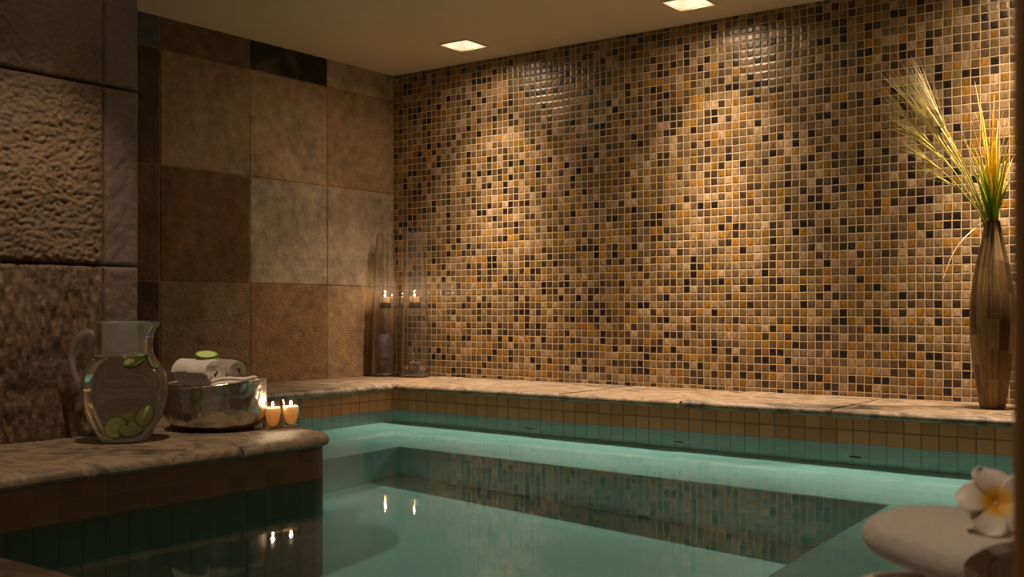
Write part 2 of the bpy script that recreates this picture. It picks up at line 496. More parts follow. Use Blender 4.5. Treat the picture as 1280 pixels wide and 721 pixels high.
# coping: a strip of rough stone slabs with a rounded, slightly uneven edge
def coping(path, inward, width, cuts, seed, over=0.010):
    """path: list of (x, y) along the inner face; inward: list of unit vectors from the pool edge towards the wall; cuts: slab joints as path fractions"""
    rnd = random.Random(seed)
    bm = bmesh.new()
    L = [0.0]
    for a, b in zip(path, path[1:]): L.append(L[-1] + math.dist(a, b))
    edges = [0.0] + list(cuts) + [1.0]
    for s0, s1 in zip(edges, edges[1:]):
        o = over + rnd.uniform(-0.006, 0.008); dz = rnd.uniform(-0.003, 0.003)
        d0, d1 = s0 * L[-1] + 0.002, s1 * L[-1] - 0.002
        n = max(6, int((d1 - d0) / 0.02))
        rings = []
        for i in range(n + 1):
            d = d0 + (d1 - d0) * i / n
            k = max(j for j in range(len(L) - 1) if L[j] <= d + 1e-9)
            t = (d - L[k]) / (L[k + 1] - L[k])
            p = Vector((*path[k], 0)).lerp(Vector((*path[k + 1], 0)), t)
            w = Vector((*inward[k], 0)).lerp(Vector((*inward[k + 1], 0)), t).normalized()
            endf = min(i, n - i)
            trim = 0.004 if endf == 0 else 0.0
            wv = noise.noise(Vector((d * 9, seed * 3.1, 0))) * 0.006 + noise.noise(Vector((d * 40, seed * 1.7, 4))) * 0.002
            oo = o + wv - trim
            prof = [(-oo + 0.004, -0.0006), (-oo - 0.001, 0.005), (-oo, CT - 0.010), (-oo + 0.004, CT - 0.004), (-oo + 0.012, CT - 0.0006 + dz * .3)]
            for q in range(1, 9):
                f = q / 8
                pz = CT + dz * (1 - f) + noise.noise(Vector((p.x * 11 + w.x * f * 3, p.y * 11 + w.y * f * 3, seed))) * 0.0016 - (0.002 if endf == 0 else 0)
                prof.append((-oo + 0.012 + (width + oo - 0.012) * f, pz))
            prof.append((width, -0.0006))
            rings.append([bm.verts.new((p.x + w.x * a, p.y + w.y * a, LT + b)) for a, b in prof])
        m = len(rings[0])
        for A, B in zip(rings, rings[1:]):
            for q in range(m):
                r = (q + 1) % m
                bm.faces.new((A[q], B[q], B[r], A[r]))
        bm.faces.new(rings[0]); bm.faces.new(list(reversed(rings[-1])))
    return bm
W = -YB
def trim(name, bm, label):
    return struct(name, bm, M['coping'], label, 'coping', smooth=True, auto=50)
trim('trim_1', coping([(XL + 0.004, YB), (4.1, YB)], [(0, 1), (0, 1)], W - 0.002, (0.083, 0.205, 0.33, 0.46, 0.60, 0.74, 0.87), 3), 'rough stone coping along the mosaic wall')
trim('trim_2', coping([(XL, BY - 0.02), (XL, -0.006)], [(-1, 0), (-1, 0)], XL - 0.002, (0.35, 0.62), 5), 'rough stone coping along the stone tile wall')
arc = [(BX, -3.9), (BX, BY - 0.10)]
inn = [(-1, 0), (-1, 0)]
for i in range(1, 9):
    a = i / 8 * PI / 2
    arc.append((BX - 0.10 + 0.10 * math.cos(a), BY - 0.10 + 0.10 * math.sin(a)))
    inn.append((-math.cos(a), -math.sin(a)))
def wide_coping():
    """slabs on the wide ledge: front run with rounded end, built as a sheet from the edge back to the pillar"""
    bm = bmesh.new()
    rnd = random.Random(11)
    XB = 0.45
    cuts = [-3.9, -3.3, -2.86, -2.44, -2.02, BY]
    R = 0.105
    for s, (y0, y1) in enumerate(zip(cuts, cuts[1:])):
        o = 0.008 + rnd.uniform(-0.004, 0.010); dz = rnd.uniform(-0.002, 0.003)
        last = s == len(cuts) - 2
        n = max(8, int((y1 - y0) / 0.012))
        rings = []
        for i in range(n + 1):
            t = i / n
            y = y0 + 0.002 + (y1 - y0 - (0.002 if not last else -0.008)) * t
            if last:
                y = y0 + 0.002 + (y1 + 0.008 - y0 - 0.002) * (1 - (1 - t)**1.6)
            wv = noise.noise(Vector((y * 9, 2.2, 0))) * 0.005 + noise.noise(Vector((y * 34, 7.7, 0))) * 0.002
            edge = BX + o + wv
            if last:
                yy = y - (y1 + 0.008 - R)
                if yy > 0: edge -= R - math.sqrt(max(R * R - yy * yy, 0))
            drop = 0.0
            if last and t > 0.9:
                drop = 0.016 * ((t - 0.9) / 0.1)**2
            if i == 0: drop = 0.002
            prof = [(edge - 0.004, -0.0006), (edge + 0.001, 0.005), (edge, CT - 0.012 - drop * .3), (edge - 0.004, CT - 0.005 - drop * .6), (edge - 0.013, CT - 0.001 + dz * .3 - drop)]
            for q in range(1, 15):
                f = q / 14
                x = (edge - 0.013) * (1 - f) + XB * f
                prof.append((x, CT + dz * (1 - f) - drop + noise.noise(Vector((x * 11, y * 11, 5))) * 0.0016))
            prof.append((XB, -0.0006))
            rings.append([bm.verts.new((a, y, LT + b)) for a, b in prof])
        m = len(rings[0])
        for A, B in zip(rings, rings[1:]):
            for q in range(m):
                r = (q + 1) % m
                bm.faces.new((A[q], B[q], B[r], A[r]))
        bm.faces.new(rings[0]); bm.faces.new(list(reversed(rings[-1])))
    return bm
trim('trim_3', wide_coping(), 'worn stone coping on the wide ledge under the pitcher')
trim('trim_4', coping([(XR, -4.0), (XR, YB - 0.02)], [(1, 0), (1, 0)], 1.2, (0.2, 0.4, 0.6, 0.8), 8), 'stone coping under the folded towels')
trim('trim_5', coping([(BX + 0.02, YN), (XR - 0.01, YN)], [(0, -1), (0, -1)], 0.9, (0.35, 0.7), 9), 'stone coping at the near edge of the pool')

# rough pillar: displaced face and smoother corner strip, one mesh
def pillar():
    bm = bmesh.new()
    y0, ys, y1 = -3.9, PY - 0.09, PY
    rows = [(LEDGE - 0.01, 0.476), (0.476, 0.882), (0.882, 1.42)]
    def disp(y, z, r, strip):
        p = Vector((0, y, z))
        if strip:
            return -0.006 + 0.004 * noise.noise(p * 22) + 0.003 * noise.noise(p * 60)
        if r == 0:
            k = 0.55 + 0.45 * noise.noise(Vector((1, y * 9, z * 6)))
            d = (0.0030 * noise.noise(Vector((0.3, y * 62 + z * 8, z * 15))) + 0.0075 * noise.noise(Vector((4, y * 120 + z * 16, z * 27))) * (0.6 + k)) * 1.4 + 0.003 * noise.noise(Vector((8, y * 210, z * 80))) + 0.005 * noise.noise(Vector((1, y * 7, z * 5)))
        elif r == 1:
            d = 0.007 * noise.noise(p * 9) + 0.0045 * noise.noise(Vector((0, y * 36, z * 55))) + 0.0060 * noise.noise(Vector((5, y * 80, z * 125))) + 0.0055 * noise.noise(p * 150)
        else:
            q = Vector((9, (y + z) * 14, (y - z) * 9)); d = 0.007 * noise.noise(q) + 0.005 * noise.noise(Vector((2, (y + z) * 70, (y - z) * 30))) + 0.0045 * noise.noise(p * 120) + 0.003 * noise.noise(p * 220)
        return d
    def block(ya, yb, za, zb, r, strip):
        yv = ya if strip else max(ya, -3.1)
        ny = max(3, int((yb - yv) / 0.0034)); nz = max(3, int((zb - za) / 0.0034))
        cols = [ya] + [yv + (yb - yv) * i / ny for i in range(0 if not strip else 1, ny + 1)] if yv > ya or strip else [ya + (yb - ya) * i / ny for i in range(ny + 1)]
        G = []
        for y in cols:
            row = []
            for k in range(nz + 1):
                z = za + (zb - za) * k / nz
                e = min(y - ya, yb - y, z - za, zb - z)
                f = max(0.0, min(1.0, e / 0.012))
                x = PX + disp(y, z, r, strip) * 0.62 * (0.35 + 0.65 * f) - 0.008 * (1 - f)**2
                if e < 1e-6: x = PX - 0.012
                row.append(bm.verts.new((x, min(max(y, ya + 0.0015), yb - 0.0015), min(max(z, za + 0.0015), zb - 0.0015))))
            G.append(row)
        for A, B in zip(G, G[1:]):
            for k in range(nz):
                bm.faces.new((A[k], B[k], B[k + 1], A[k + 1]))
    for r, (za, zb) in enumerate(rows):
        block(y0, ys, za, zb, r, False)
        block(ys, y1, za, zb, r, True)
    for f in bm.faces: f.smooth = True
    add_box(bm, (0.46, y0, 0.07), (PX - 0.02, y1 - 0.002, CEIL + 0.02))
    return bm
pm = pillar()
me = bpy.data.meshes.new('wall_pillar')
pm.normal_update(); pm.to_mesh(me); pm.free()
me.materials.append(M['rock']); me.materials.append(M['slate']); me.materials.append(M['grout'])
for p in me.polygons:
    c = p.center
    if c.x < PX - 0.021: p.material_index = 2
    elif c.y > PY - 0.09: p.material_index = 1
pl = bpy.data.objects.new('wall_pillar', me); COL.objects.link(pl)
tag(pl, 'rough split stone pillar wall beside the glass pitcher', 'wall', kind='structure')

# wall edge at the far right, close to the camera, and the closing walls of the room
bm = bmesh.new(); add_box(bm, (3.1105, -2.97, LEDGE), (4.25, -2.86, CEIL + 0.02), 0.004, 2)
struct('wall_near', bm, M['wall_paint'], 'dark plain wall edge at the right side of the opening', 'wall', auto=40)
bm = bmesh.new(); add_box(bm, (4.2, -2.9, DEPTH), (4.32, 0.05, CEIL + 0.02))
struct('wall_right', bm, M['wall_paint'], 'plain painted wall beyond the towel ledge', 'wall')

# ------------------------------------------------------------------ object materials
def mat_simple(name, c, rough=0.5, metal=0.0, nscale=40.0, namp=0.12, bump=0.0, bdist=0.002, **kw):
    g = NG(name)
    a, _ = g.noise(g.obj(), nscale, 4)
    k = g.mapr(a, 0.3, 0.7, 1 - namp, 1 + namp)
    col = g.mix(1.0, c, g.n('CombineXYZ', {0: k, 1: k, 2: k}).outputs[0], 'MULTIPLY')
    nrm = g.bump(a, bump, bdist) if bump else None
    return g.done(g.bsdf(col, rough, nrm, metal, **kw))

def mat_thin_glass(name, tint, rough=0.02, haze=0.0, edge=0.95, blend=0.22):
    """clear thin-walled glass: see-through with Fresnel reflection, plus a little condensation"""
    g = NG(name)
    tr = g.n('BsdfTransparent', {'Color': tint})
    gl = g.n('BsdfGlossy', {'Color': (1, 1, 1, 1), 'Roughness': rough})
    lw = g.n('LayerWeight', {'Blend': blend})
    sh = tr.outputs[0]
    if haze:
        a, _ = g.noise(g.obj(), 26.0, 4)
        df = g.n('BsdfTranslucent', {'Color': (0.9, 0.9, 0.88, 1)})
        d2 = g.n('BsdfDiffuse', {'Color': (0.9, 0.9, 0.88, 1)})
        both = g.n('MixShader', {0: 0.5, 1: df.outputs[0], 2: d2.outputs[0]})
        sh = g.n('MixShader', {0: g.mapr(a, 0.3, 0.7, haze * 0.7, haze * 1.3), 1: sh, 2: both.outputs[0]}).outputs[0]
    f = g.mapr(lw.outputs['Fresnel'], 0, 1, 0.02, edge)
    return g.done(g.n('MixShader', {0: f, 1: sh, 2: gl.outputs[0]}).outputs[0])

def mat_emit(name, c, strength):
    g = NG(name)
    return g.done(g.n('Emission', {'Color': c, 'Strength': strength}).outputs[0])

def mat_terry(name, c):
    g = NG(name)
    o = g.obj()
    a, _ = g.noise(o, 330.0, 4, 0.7)
    b, _ = g.noise(o, 60.0, 3)
    k = g.mapr(a, 0.3, 0.7, 0.82, 1.1)
    col = g.mix(1.0, c, g.n('CombineXYZ', {0: k, 1: k, 2: k}).outputs[0], 'MULTIPLY')
    h = g.math('ADD', a, g.math('MULTIPLY', b, 0.5))
    return g.done(g.bsdf(col, 0.95, g.bump(h, 0.8, 0.003), Specular_IOR_Level=0.05, Sheen_Weight=0.2))

def mat_hammered():
    g = NG('hammered_metal')
    o = g.obj()
    v = g.n('TexVoronoi', {'Vector': o, 'Scale': 70.0}, feature='SMOOTH_F1').outputs['Distance']
    a, _ = g.noise(o, 9.0, 3)
    col = g.ramp(a, [(0.3, srgb(190, 182, 170)), (0.7, srgb(226, 220, 210))])
    h = g.math('ADD', v, g.math('MULTIPLY', a, 1.2))
    return g.done(g.bsdf(col, 0.28, g.bump(h, 0.42, 0.006), 1.0))

def mat_flesh():
    g = NG('cucumber_flesh')
    sep = g.n('SeparateXYZ', {0: g.obj()})
    r = g.math('SQRT', g.math('ADD', g.math('MULTIPLY', sep.outputs[0], sep.outputs[0]), g.math('MULTIPLY', sep.outputs[1], sep.outputs[1])))
    ang = g.math('ARCTAN2', sep.outputs[1], sep.outputs[0])
    lobes = g.math('COSINE', g.math('MULTIPLY', ang, 3.0))
    seeds = g.math('COSINE', g.math('MULTIPLY', ang, 18.0))
    col = g.ramp(g.math('DIVIDE', r, 0.024), [(0.0, srgb(222, 230, 160)), (0.45, srgb(204, 222, 128)), (0.68, srgb(228, 236, 170)), (0.9, srgb(184, 212, 96)), (1.0, srgb(130, 170, 60))])
    ring = g.math('MULTIPLY', g.mapr(r, 0.006, 0.009, 0, 1), g.mapr(r, 0.014, 0.011, 0, 1))
    sd = g.math('MULTIPLY', g.math('MULTIPLY', ring, g.mapr(seeds, 0.3, 0.9, 0, 1)), g.mapr(lobes, -0.6, 0.4, 0, 1))
    col = g.mix(g.math('MULTIPLY', sd, 0.6), col, srgb(136, 150, 70))
    return g.done(g.bsdf(col, 0.3, Subsurface_Weight=0.3, Subsurface_Radius=(0.004, 0.006, 0.002)))

def mat_reed():
    g = NG('reed_strips')
    sep = g.n('SeparateXYZ', {0: g.obj()})
    ang = g.math('ARCTAN2', sep.outputs[1], sep.outputs[0])
    z = sep.outputs[2]
    c = g.math('MULTIPLY', ang, 12 / (2 * PI))
    cc = g.math('FLOOR', c)
    wn0 = g.n('TexWhiteNoise', {'W': cc}, noise_dimensions='1D').outputs['Value']
    row = g.math('FLOOR', g.math('ADD', g.math('DIVIDE', z, 0.085), wn0))
    blk = g.n('TexWhiteNoise', {'Vector': g.n('CombineXYZ', {0: cc, 1: row}).outputs[0]}, noise_dimensions='2D').outputs['Value']
    s = g.math('MULTIPLY', ang, 84 / (2 * PI))
    sc = g.math('FLOOR', s)
    sf = g.math('SUBTRACT', s, sc)
    stw = g.n('TexWhiteNoise', {'Vector': g.n('CombineXYZ', {0: sc, 1: row}).outputs[0]}, noise_dimensions='2D').outputs['Value']
    base = g.ramp(blk, [(0.0, srgb(84, 60, 36)), (0.25, srgb(124, 94, 58)), (0.6, srgb(150, 118, 76)), (0.9, srgb(170, 138, 92))])
    n, _ = g.noise(g.vmath('MULTIPLY', g.obj(), (1, 1, 0.12)), 120.0, 4)
    gap = g.mapr(g.math('ABSOLUTE', g.math('SUBTRACT', sf, 0.5)), 0.34, 0.48, 1, 0.45)
    k = g.math('MULTIPLY', g.math('MULTIPLY', g.mapr(stw, 0, 1, 0.72, 1.15), g.mapr(n, 0.3, 0.7, 0.8, 1.15)), gap)
    col = g.mix(1.0, base, g.n('CombineXYZ', {0: k, 1: k, 2: k}).outputs[0], 'MULTIPLY')
    h = g.math('SUBTRACT', 1.0, g.math('MULTIPLY', g.math('POWER', g.math('ABSOLUTE', g.math('SUBTRACT', sf, 0.5)), 2.0), 3.0))
    return g.done(g.bsdf(col, 0.45, g.bump(h, 0.5, 0.002), Specular_IOR_Level=0.35))

def mat_grass(name, stops, z0, z1):
    g = NG(name)
    sep = g.n('SeparateXYZ', {0: g.obj()})
    oi = g.n('ObjectInfo')
    t = g.mapr(sep.outputs[2], z0, z1, 0, 1)
    t = g.math('ADD', t, g.mapr(oi.outputs['Random'], 0, 1, -0.15, 0.15))
    col = g.ramp(t, stops)
    n, _ = g.noise(g.obj(), 90.0, 2)
    k = g.mapr(n, 0.3, 0.7, 0.85, 1.15)
    col = g.mix(1.0, col, g.n('CombineXYZ', {0: k, 1: k, 2: k}).outputs[0], 'MULTIPLY')
    p = g.bsdf(col, 0.5, Specular_IOR_Level=0.3)
    tr = g.n('BsdfTranslucent', {'Color': col})
    return g.done(g.n('MixShader', {0: 0.4, 1: p, 2: tr.outputs[0]}).outputs[0])

WARM = (1.0, 0.775, 0.555)
M['steel_trim'] = mat_simple('lamp_trim', srgb(208, 184, 154), 0.5)
M['reflector'] = mat_simple('lamp_reflector', (0.85, 0.83, 0.78, 1), 0.3, namp=0.02)
M['bulb'] = mat_emit('lamp_bulb', (1.0, 0.80, 0.58, 1), 9.0)
M['glass'] = mat_thin_glass('pitcher_glass', (0.97, 0.98, 0.97, 1), 0.03, haze=0.12)
M['vase_glass'] = mat_thin_glass('hurricane_glass', (0.95, 0.93, 0.90, 1), 0.03, haze=0.03, edge=0.8)
M['handle_glass'] = mat_thin_glass('handle_glass', (0.95, 0.96, 0.95, 1), 0.08, haze=0.2, edge=0.9, blend=0.4)
M['cup_glass'] = mat_thin_glass('candle_glass', (0.97, 0.96, 0.94, 1), 0.03)
M['terry'] = mat_terry('white_terry', srgb(232, 220, 208))
M['terry_grey'] = mat_terry('grey_terry', srgb(176, 160, 148))
M['hammered'] = mat_hammered()
M['flesh'] = mat_flesh()
M['peel'] = mat_simple('cucumber_peel', srgb(58, 98, 26), 0.35, nscale=120, namp=0.3)
def mat_wax():
    g = NG('candle_wax')
    d = g.n('BsdfDiffuse', {'Color': srgb(250, 232, 200)})
    tl = g.n('BsdfTranslucent', {'Color': srgb(255, 226, 176)})
    gl = g.n('BsdfGlossy', {'Color': (1, 1, 1, 1), 'Roughness': 0.4})
    m = g.n('MixShader', {0: 0.33, 1: d.outputs[0], 2: tl.outputs[0]})
    return g.done(g.n('MixShader', {0: 0.03, 1: m.outputs[0], 2: gl.outputs[0]}).outputs[0])
M['wax'] = mat_wax()
M['wick'] = mat_simple('candle_wick', srgb(30, 22, 18), 0.9)
M['flame'] = mat_emit('candle_flame', (1.0, 0.62, 0.28, 1), 55.0)
M['dark_metal'] = mat_simple('dark_metal', srgb(62, 54, 44), 0.45, 0.6)
M['crystal'] = mat_simple('blue_grey_stone', srgb(136, 130, 154), 0.45, nscale=24, namp=0.5, bump=0.8, bdist=0.006)
M['shell'] = mat_simple('tan_pebble', srgb(178, 140, 110), 0.5, nscale=30, namp=0.25)
M['shell_grey'] = mat_simple('mauve_pebble', srgb(126, 104, 106), 0.5, nscale=30, namp=0.25)
M['reed'] = mat_reed()
M['straw'] = mat_simple('pale_straw', srgb(226, 204, 168), 0.5)
M['wheat'] = mat_grass('bearded_wheat', [(0.0, srgb(156, 166, 60)), (0.4, srgb(198, 190, 112)), (0.7, srgb(222, 212, 160)), (1.0, srgb(242, 232, 204))], 0.0, 0.45)
M['blade'] = mat_grass('grass_blade', [(0.0, srgb(150, 176, 40)), (0.25, srgb(186, 190, 46)), (0.45, srgb(224, 194, 74)), (0.8, srgb(230, 186, 88)), (1.0, srgb(240, 206, 140))], 0.0, 0.40)
M['petal'] = mat_simple('plumeria_petal', srgb(240, 226, 214), 0.5, namp=0.04, Subsurface_Weight=0.25, Subsurface_Radius=(0.006, 0.004, 0.003))
def mat_petal():
    g = NG('plumeria_petal')
    v = g.obj()
    r = g.vmath('LENGTH', v)
    ln = g.n('VectorMath', {0: v}, operation='LENGTH').outputs['Value']
    col = g.ramp(g.math('DIVIDE', ln, 0.03), [(0.0, srgb(236, 150, 6)), (0.30, srgb(244, 170, 16)), (0.46, srgb(246, 206, 110)), (0.6, srgb(244, 230, 216)), (1.0, srgb(246, 234, 224))])
    return g.done(g.bsdf(col, 0.5, Subsurface_Weight=0.2, Subsurface_Radius=(0.006, 0.004, 0.003)))
M['petal'] = mat_petal()

def mat_pitcher_water():
    g = NG('pitcher_water')
    a = g.n('BsdfRefraction', {'Color': (0.97, 0.97, 0.96, 1), 'Roughness': 0.10, 'IOR': 1.345})
    b = g.n('BsdfGlossy', {'Color': (1, 1, 1, 1), 'Roughness': 0.05})
    f = g.n('Fresnel', {'IOR': 1.333})
    c = g.n('BsdfTranslucent', {'Color': (0.85, 0.85, 0.82, 1)})
    m = g.n('MixShader', {0: 0.26, 1: a.outputs[0], 2: c.outputs[0]})
    return g.done(g.n('MixShader', {0: f.outputs[0], 1: m.outputs[0], 2: b.outputs[0]}).outputs[0])
M['pitcher_water'] = mat_pitcher_water()

# ------------------------------------------------------------------ recessed ceiling lights
def downlight(x, y, label, power, cone=88, blend=0.55, group='square recessed ceiling lights', tilt=(0, 0), spill=0.3, core=0):
    root = empty('recessed_light', (x, y, CEIL))
    tag(root, label, 'ceiling light', group)
    bm = bmesh.new()
    a, b = HS + 0.005, HS - 0.002
    o = [(-a, -a), (a, -a), (a, a), (-a, a)]; i_ = [(-b, -b), (b, -b), (b, b), (-b, b)]
    lo = [[bm.verts.new((p[0], p[1], z)) for p in q] for q, z in ((o, -0.0005), (o, -0.003), (i_, -0.004), (i_, 0.004))]
    for A, B in zip(lo, lo[1:]):
        for k in range(4):
            j = (k + 1) % 4
            bm.faces.new((A[k], A[j], B[j], B[k]))
    frombm('trim_frame', bm, M['steel_trim'], root, smooth=False)
    bm = bmesh.new()
    q = [(HS - 0.003, 0.001), (HS - 0.003, 0.03), (0.045, 0.075)]
    R = []
    for s, z in q: R.append([bm.verts.new((dx * s, dy * s, z)) for dx, dy in ((-1, -1), (1, -1), (1, 1), (-1, 1))])
    for A, B in zip(R, R[1:]):
        for k in range(4):
            j = (k + 1) % 4
            bm.faces.new((A[k], B[k], B[j], A[j]))
    bm.faces.new(R[-1])
    frombm('reflector', bm, M['reflector'], root, smooth=False)
    bm = bmesh.new()
    add_lathe(bm, [(0, 0.036), (0.012, 0.037), (0.022, 0.042), (0.025, 0.050), (0.020, 0.066), (0.014, 0.074), (0, 0.074)], 24)
    frombm('bulb', bm, M['bulb'], root)
    ld = bpy.data.lights.new('spot', 'SPOT')
    ld.energy = power; ld.color = WARM; ld.spot_size = math.radians(cone); ld.spot_blend = blend; ld.shadow_soft_size = 0.018
    ld.cycles.is_caustics_light = True
    lo_ = bpy.data.objects.new('spot', ld); COL.objects.link(lo_)
    lo_.parent = root; lo_.location = (0, 0, 0.030)
    lo_.rotation_euler = (math.radians(tilt[0]), math.radians(tilt[1]), 0)
    if core:
        ld = bpy.data.lights.new('core', 'SPOT')
        ld.energy = core; ld.color = WARM; ld.spot_size = math.radians(58); ld.spot_blend = 1.0; ld.shadow_soft_size = 0.018
        ld.cycles.is_caustics_light = True
        l3 = bpy.data.objects.new('core', ld); COL.objects.link(l3); l3.parent = root; l3.location = (0, 0, 0.030)
    ld = bpy.data.lights.new('spill', 'SPOT')
    ld.energy = power * spill; ld.color = WARM; ld.spot_size = math.radians(172); ld.spot_blend = 1.0; ld.shadow_soft_size = 0.018
    ld.cycles.is_caustics_light = True
    l2 = bpy.data.objects.new('spill', ld); COL.objects.link(l2); l2.parent = root; l2.location = (0, 0, 0.004)
    return root
LP = [('square recessed ceiling light nearest the stone tile wall', 27), ('square recessed ceiling light second along the mosaic wall', 27),
      ('square recessed ceiling light above the tall vase', 30), ('square recessed ceiling light above the pitcher', 32), ('square recessed ceiling light above the folded towels', 17)]
for (x, y), (lb, pw) in zip(LIGHTS, LP):
    downlight(x, y, lb, pw, core=165 if y > -1 else 0, tilt=(0, 0) if y > -1 else (0, 11) if x < 2 else (12, -16), cone=88 if y > -1 else 66 if x < 2 else 88, spill=0.3 if y > -1 else 0.12)

# ------------------------------------------------------------------ glass pitcher
PC = Vector((1.174, -2.107, LEDGE + 0.0015))
def spline_prof(pts, n=5):
    return [(p.x, p.y) for p in catmull([(a, b, 0) for a, b in pts], n)]
PIT = spline_prof([(0.048, 0.002), (0.056, 0.012), (0.072, 0.040), (0.085, 0.075), (0.0895, 0.108), (0.0855, 0.140), (0.0700, 0.168), (0.0595, 0.188), (0.0585, 0.210), (0.0600, 0.235), (0.0625, 0.254)], 6)
SPOUT = ANG - 0.12
def pit_fn(extra):
    def fn(r, z, a):
        d = (a - SPOUT + PI) % (2 * PI) - PI
        k = max(0.0, (z - 0.215) / 0.04)
        w = math.exp(-(d / 0.42)**2) * k**1.6
        rr = r + extra + 0.017 * w
        return (rr * math.cos(a), rr * math.sin(a), z - 0.004 * w)
    return fn
pit = empty('glass_pitcher', PC)
tag(pit, 'round glass pitcher of cucumber water standing on the stone ledge', 'pitcher')
bm = bmesh.new()
WLEV = 0.182
low = [(r, z) for r, z in PIT if z < WLEV - 0.001]
lr = next(r for r, z in PIT if z >= WLEV - 0.001)
add_lathe(bm, [(0.0, 0.0), (0.036, 0.0), (0.044, 0.0006)] + low + [(lr, WLEV), (lr - 0.004, WLEV + 0.0012), (lr * .6, WLEV), (0, WLEV)], 72)
bd = frombm('body', bm, M['pitcher_water'], pit)
bd.cycles.is_caustics_caster = True
bm = bmesh.new()
up = [(lr, WLEV + 0.0004)] + [(r, z) for r, z in PIT if z > WLEV + 0.001]
add_lathe(bm, up + [(PIT[-1][0] - 0.0015, PIT[-1][1] + 0.0015)] + [(r - 0.003, z + (0.0016 if k == len(up) - 1 else 0)) for k, (r, z) in enumerate(reversed(up))], 72, fn=pit_fn(0.0))
frombm('neck', bm, M['glass'], pit)
bm = bmesh.new()
hx = Vector((-math.cos(SPOUT), -math.sin(SPOUT), 0))
hp = lambda r, z: hx * r + Vector((0, 0, z))
add_tube(bm, catmull([hp(0.059, 0.222), hp(0.083, 0.232), hp(0.108, 0.218), hp(0.120, 0.188), hp(0.116, 0.150), hp(0.102, 0.118), hp(0.087, 0.098)], 7), 0.0062, 14)
frombm('handle', bm, M['handle_glass'], pit)
def cucumber(name, label, loc, rot, radius=0.024, thick=0.0045, group=None, half=False):
    root = empty(name, loc)
    root.rotation_euler = rot
    tag(root, label, 'cucumber slice', group)
    n = 40
    bm = bmesh.new()
    rr = radius - 0.0012
    prof = [(0, -thick / 2), (rr, -thick / 2), (rr, thick / 2), (0, thick / 2)]
    add_lathe(bm, prof, n)
    f = frombm('flesh', bm, M['flesh'], root, auto=40)
    bm = bmesh.new()
    t = thick / 2
    add_lathe(bm, [(rr - 0.0004, -t - 0.0001), (radius - 0.0002, -t + 0.0002), (radius, 0), (radius - 0.0002, t - 0.0002), (rr - 0.0004, t + 0.0001)], n)
    p = frombm('peel', bm, M['peel'], root)
    for o in (f, p): o.cycles.is_caustics_receiver = True
    return root
def facing(right, up, fwd, tiltx=0, tilty=0):
    pass
def look_rot(nrm, spin=0.0):
    return (Vector(nrm).normalized().to_track_quat('Z', 'Y') @ Matrix.Rotation(spin, 3, 'Z').to_quaternion()).to_euler()
def inpit(dr, df, dz):
    return PC + AR * dr + AF * df + Vector((0, 0, dz))
TOC = -AF                                # towards the camera
UP = Vector((0, 0, 1))
G1 = 'cucumber slices in the pitcher'
cucumber('cucumber_slice', 'cucumber slice lowest and leftmost of those at the bottom of the pitcher', inpit(-0.010, -0.004, 0.038), look_rot(TOC + AR * -0.5 + UP * 0.1), group=G1)
cucumber('cucumber_slice', 'cucumber slice leaning behind the front one at the bottom of the pitcher', inpit(0.009, 0.012, 0.048), look_rot(TOC + AR * 0.25 + UP * 0.5), group=G1)
cucumber('cucumber_slice', 'cucumber slice lying flattest at the front of the pitcher bottom', inpit(0.021, -0.020, 0.030), look_rot(TOC * 0.8 + AR * 0.15 + UP * 0.75), group=G1)
cucumber('cucumber_slice', 'cucumber slice standing at the right inside of the pitcher bottom', inpit(0.044, -0.012, 0.058), look_rot(TOC + AR * -0.25 + UP * 0.15), group=G1)
cucumber('cucumber_slice', 'large cucumber slice floating at the water line of the pitcher', inpit(0.029, -0.020, 0.168), look_rot(TOC * 0.5 + AR * -0.35 + UP * 0.8), 0.027, group=G1)
cucumber('cucumber_slice', 'cucumber slice seen edge-on against the glass at the water line', inpit(0.0535, 0.006, 0.164), look_rot(TOC * 0.25 + AR * 0.9 + UP * 0.3), 0.018, group=G1)

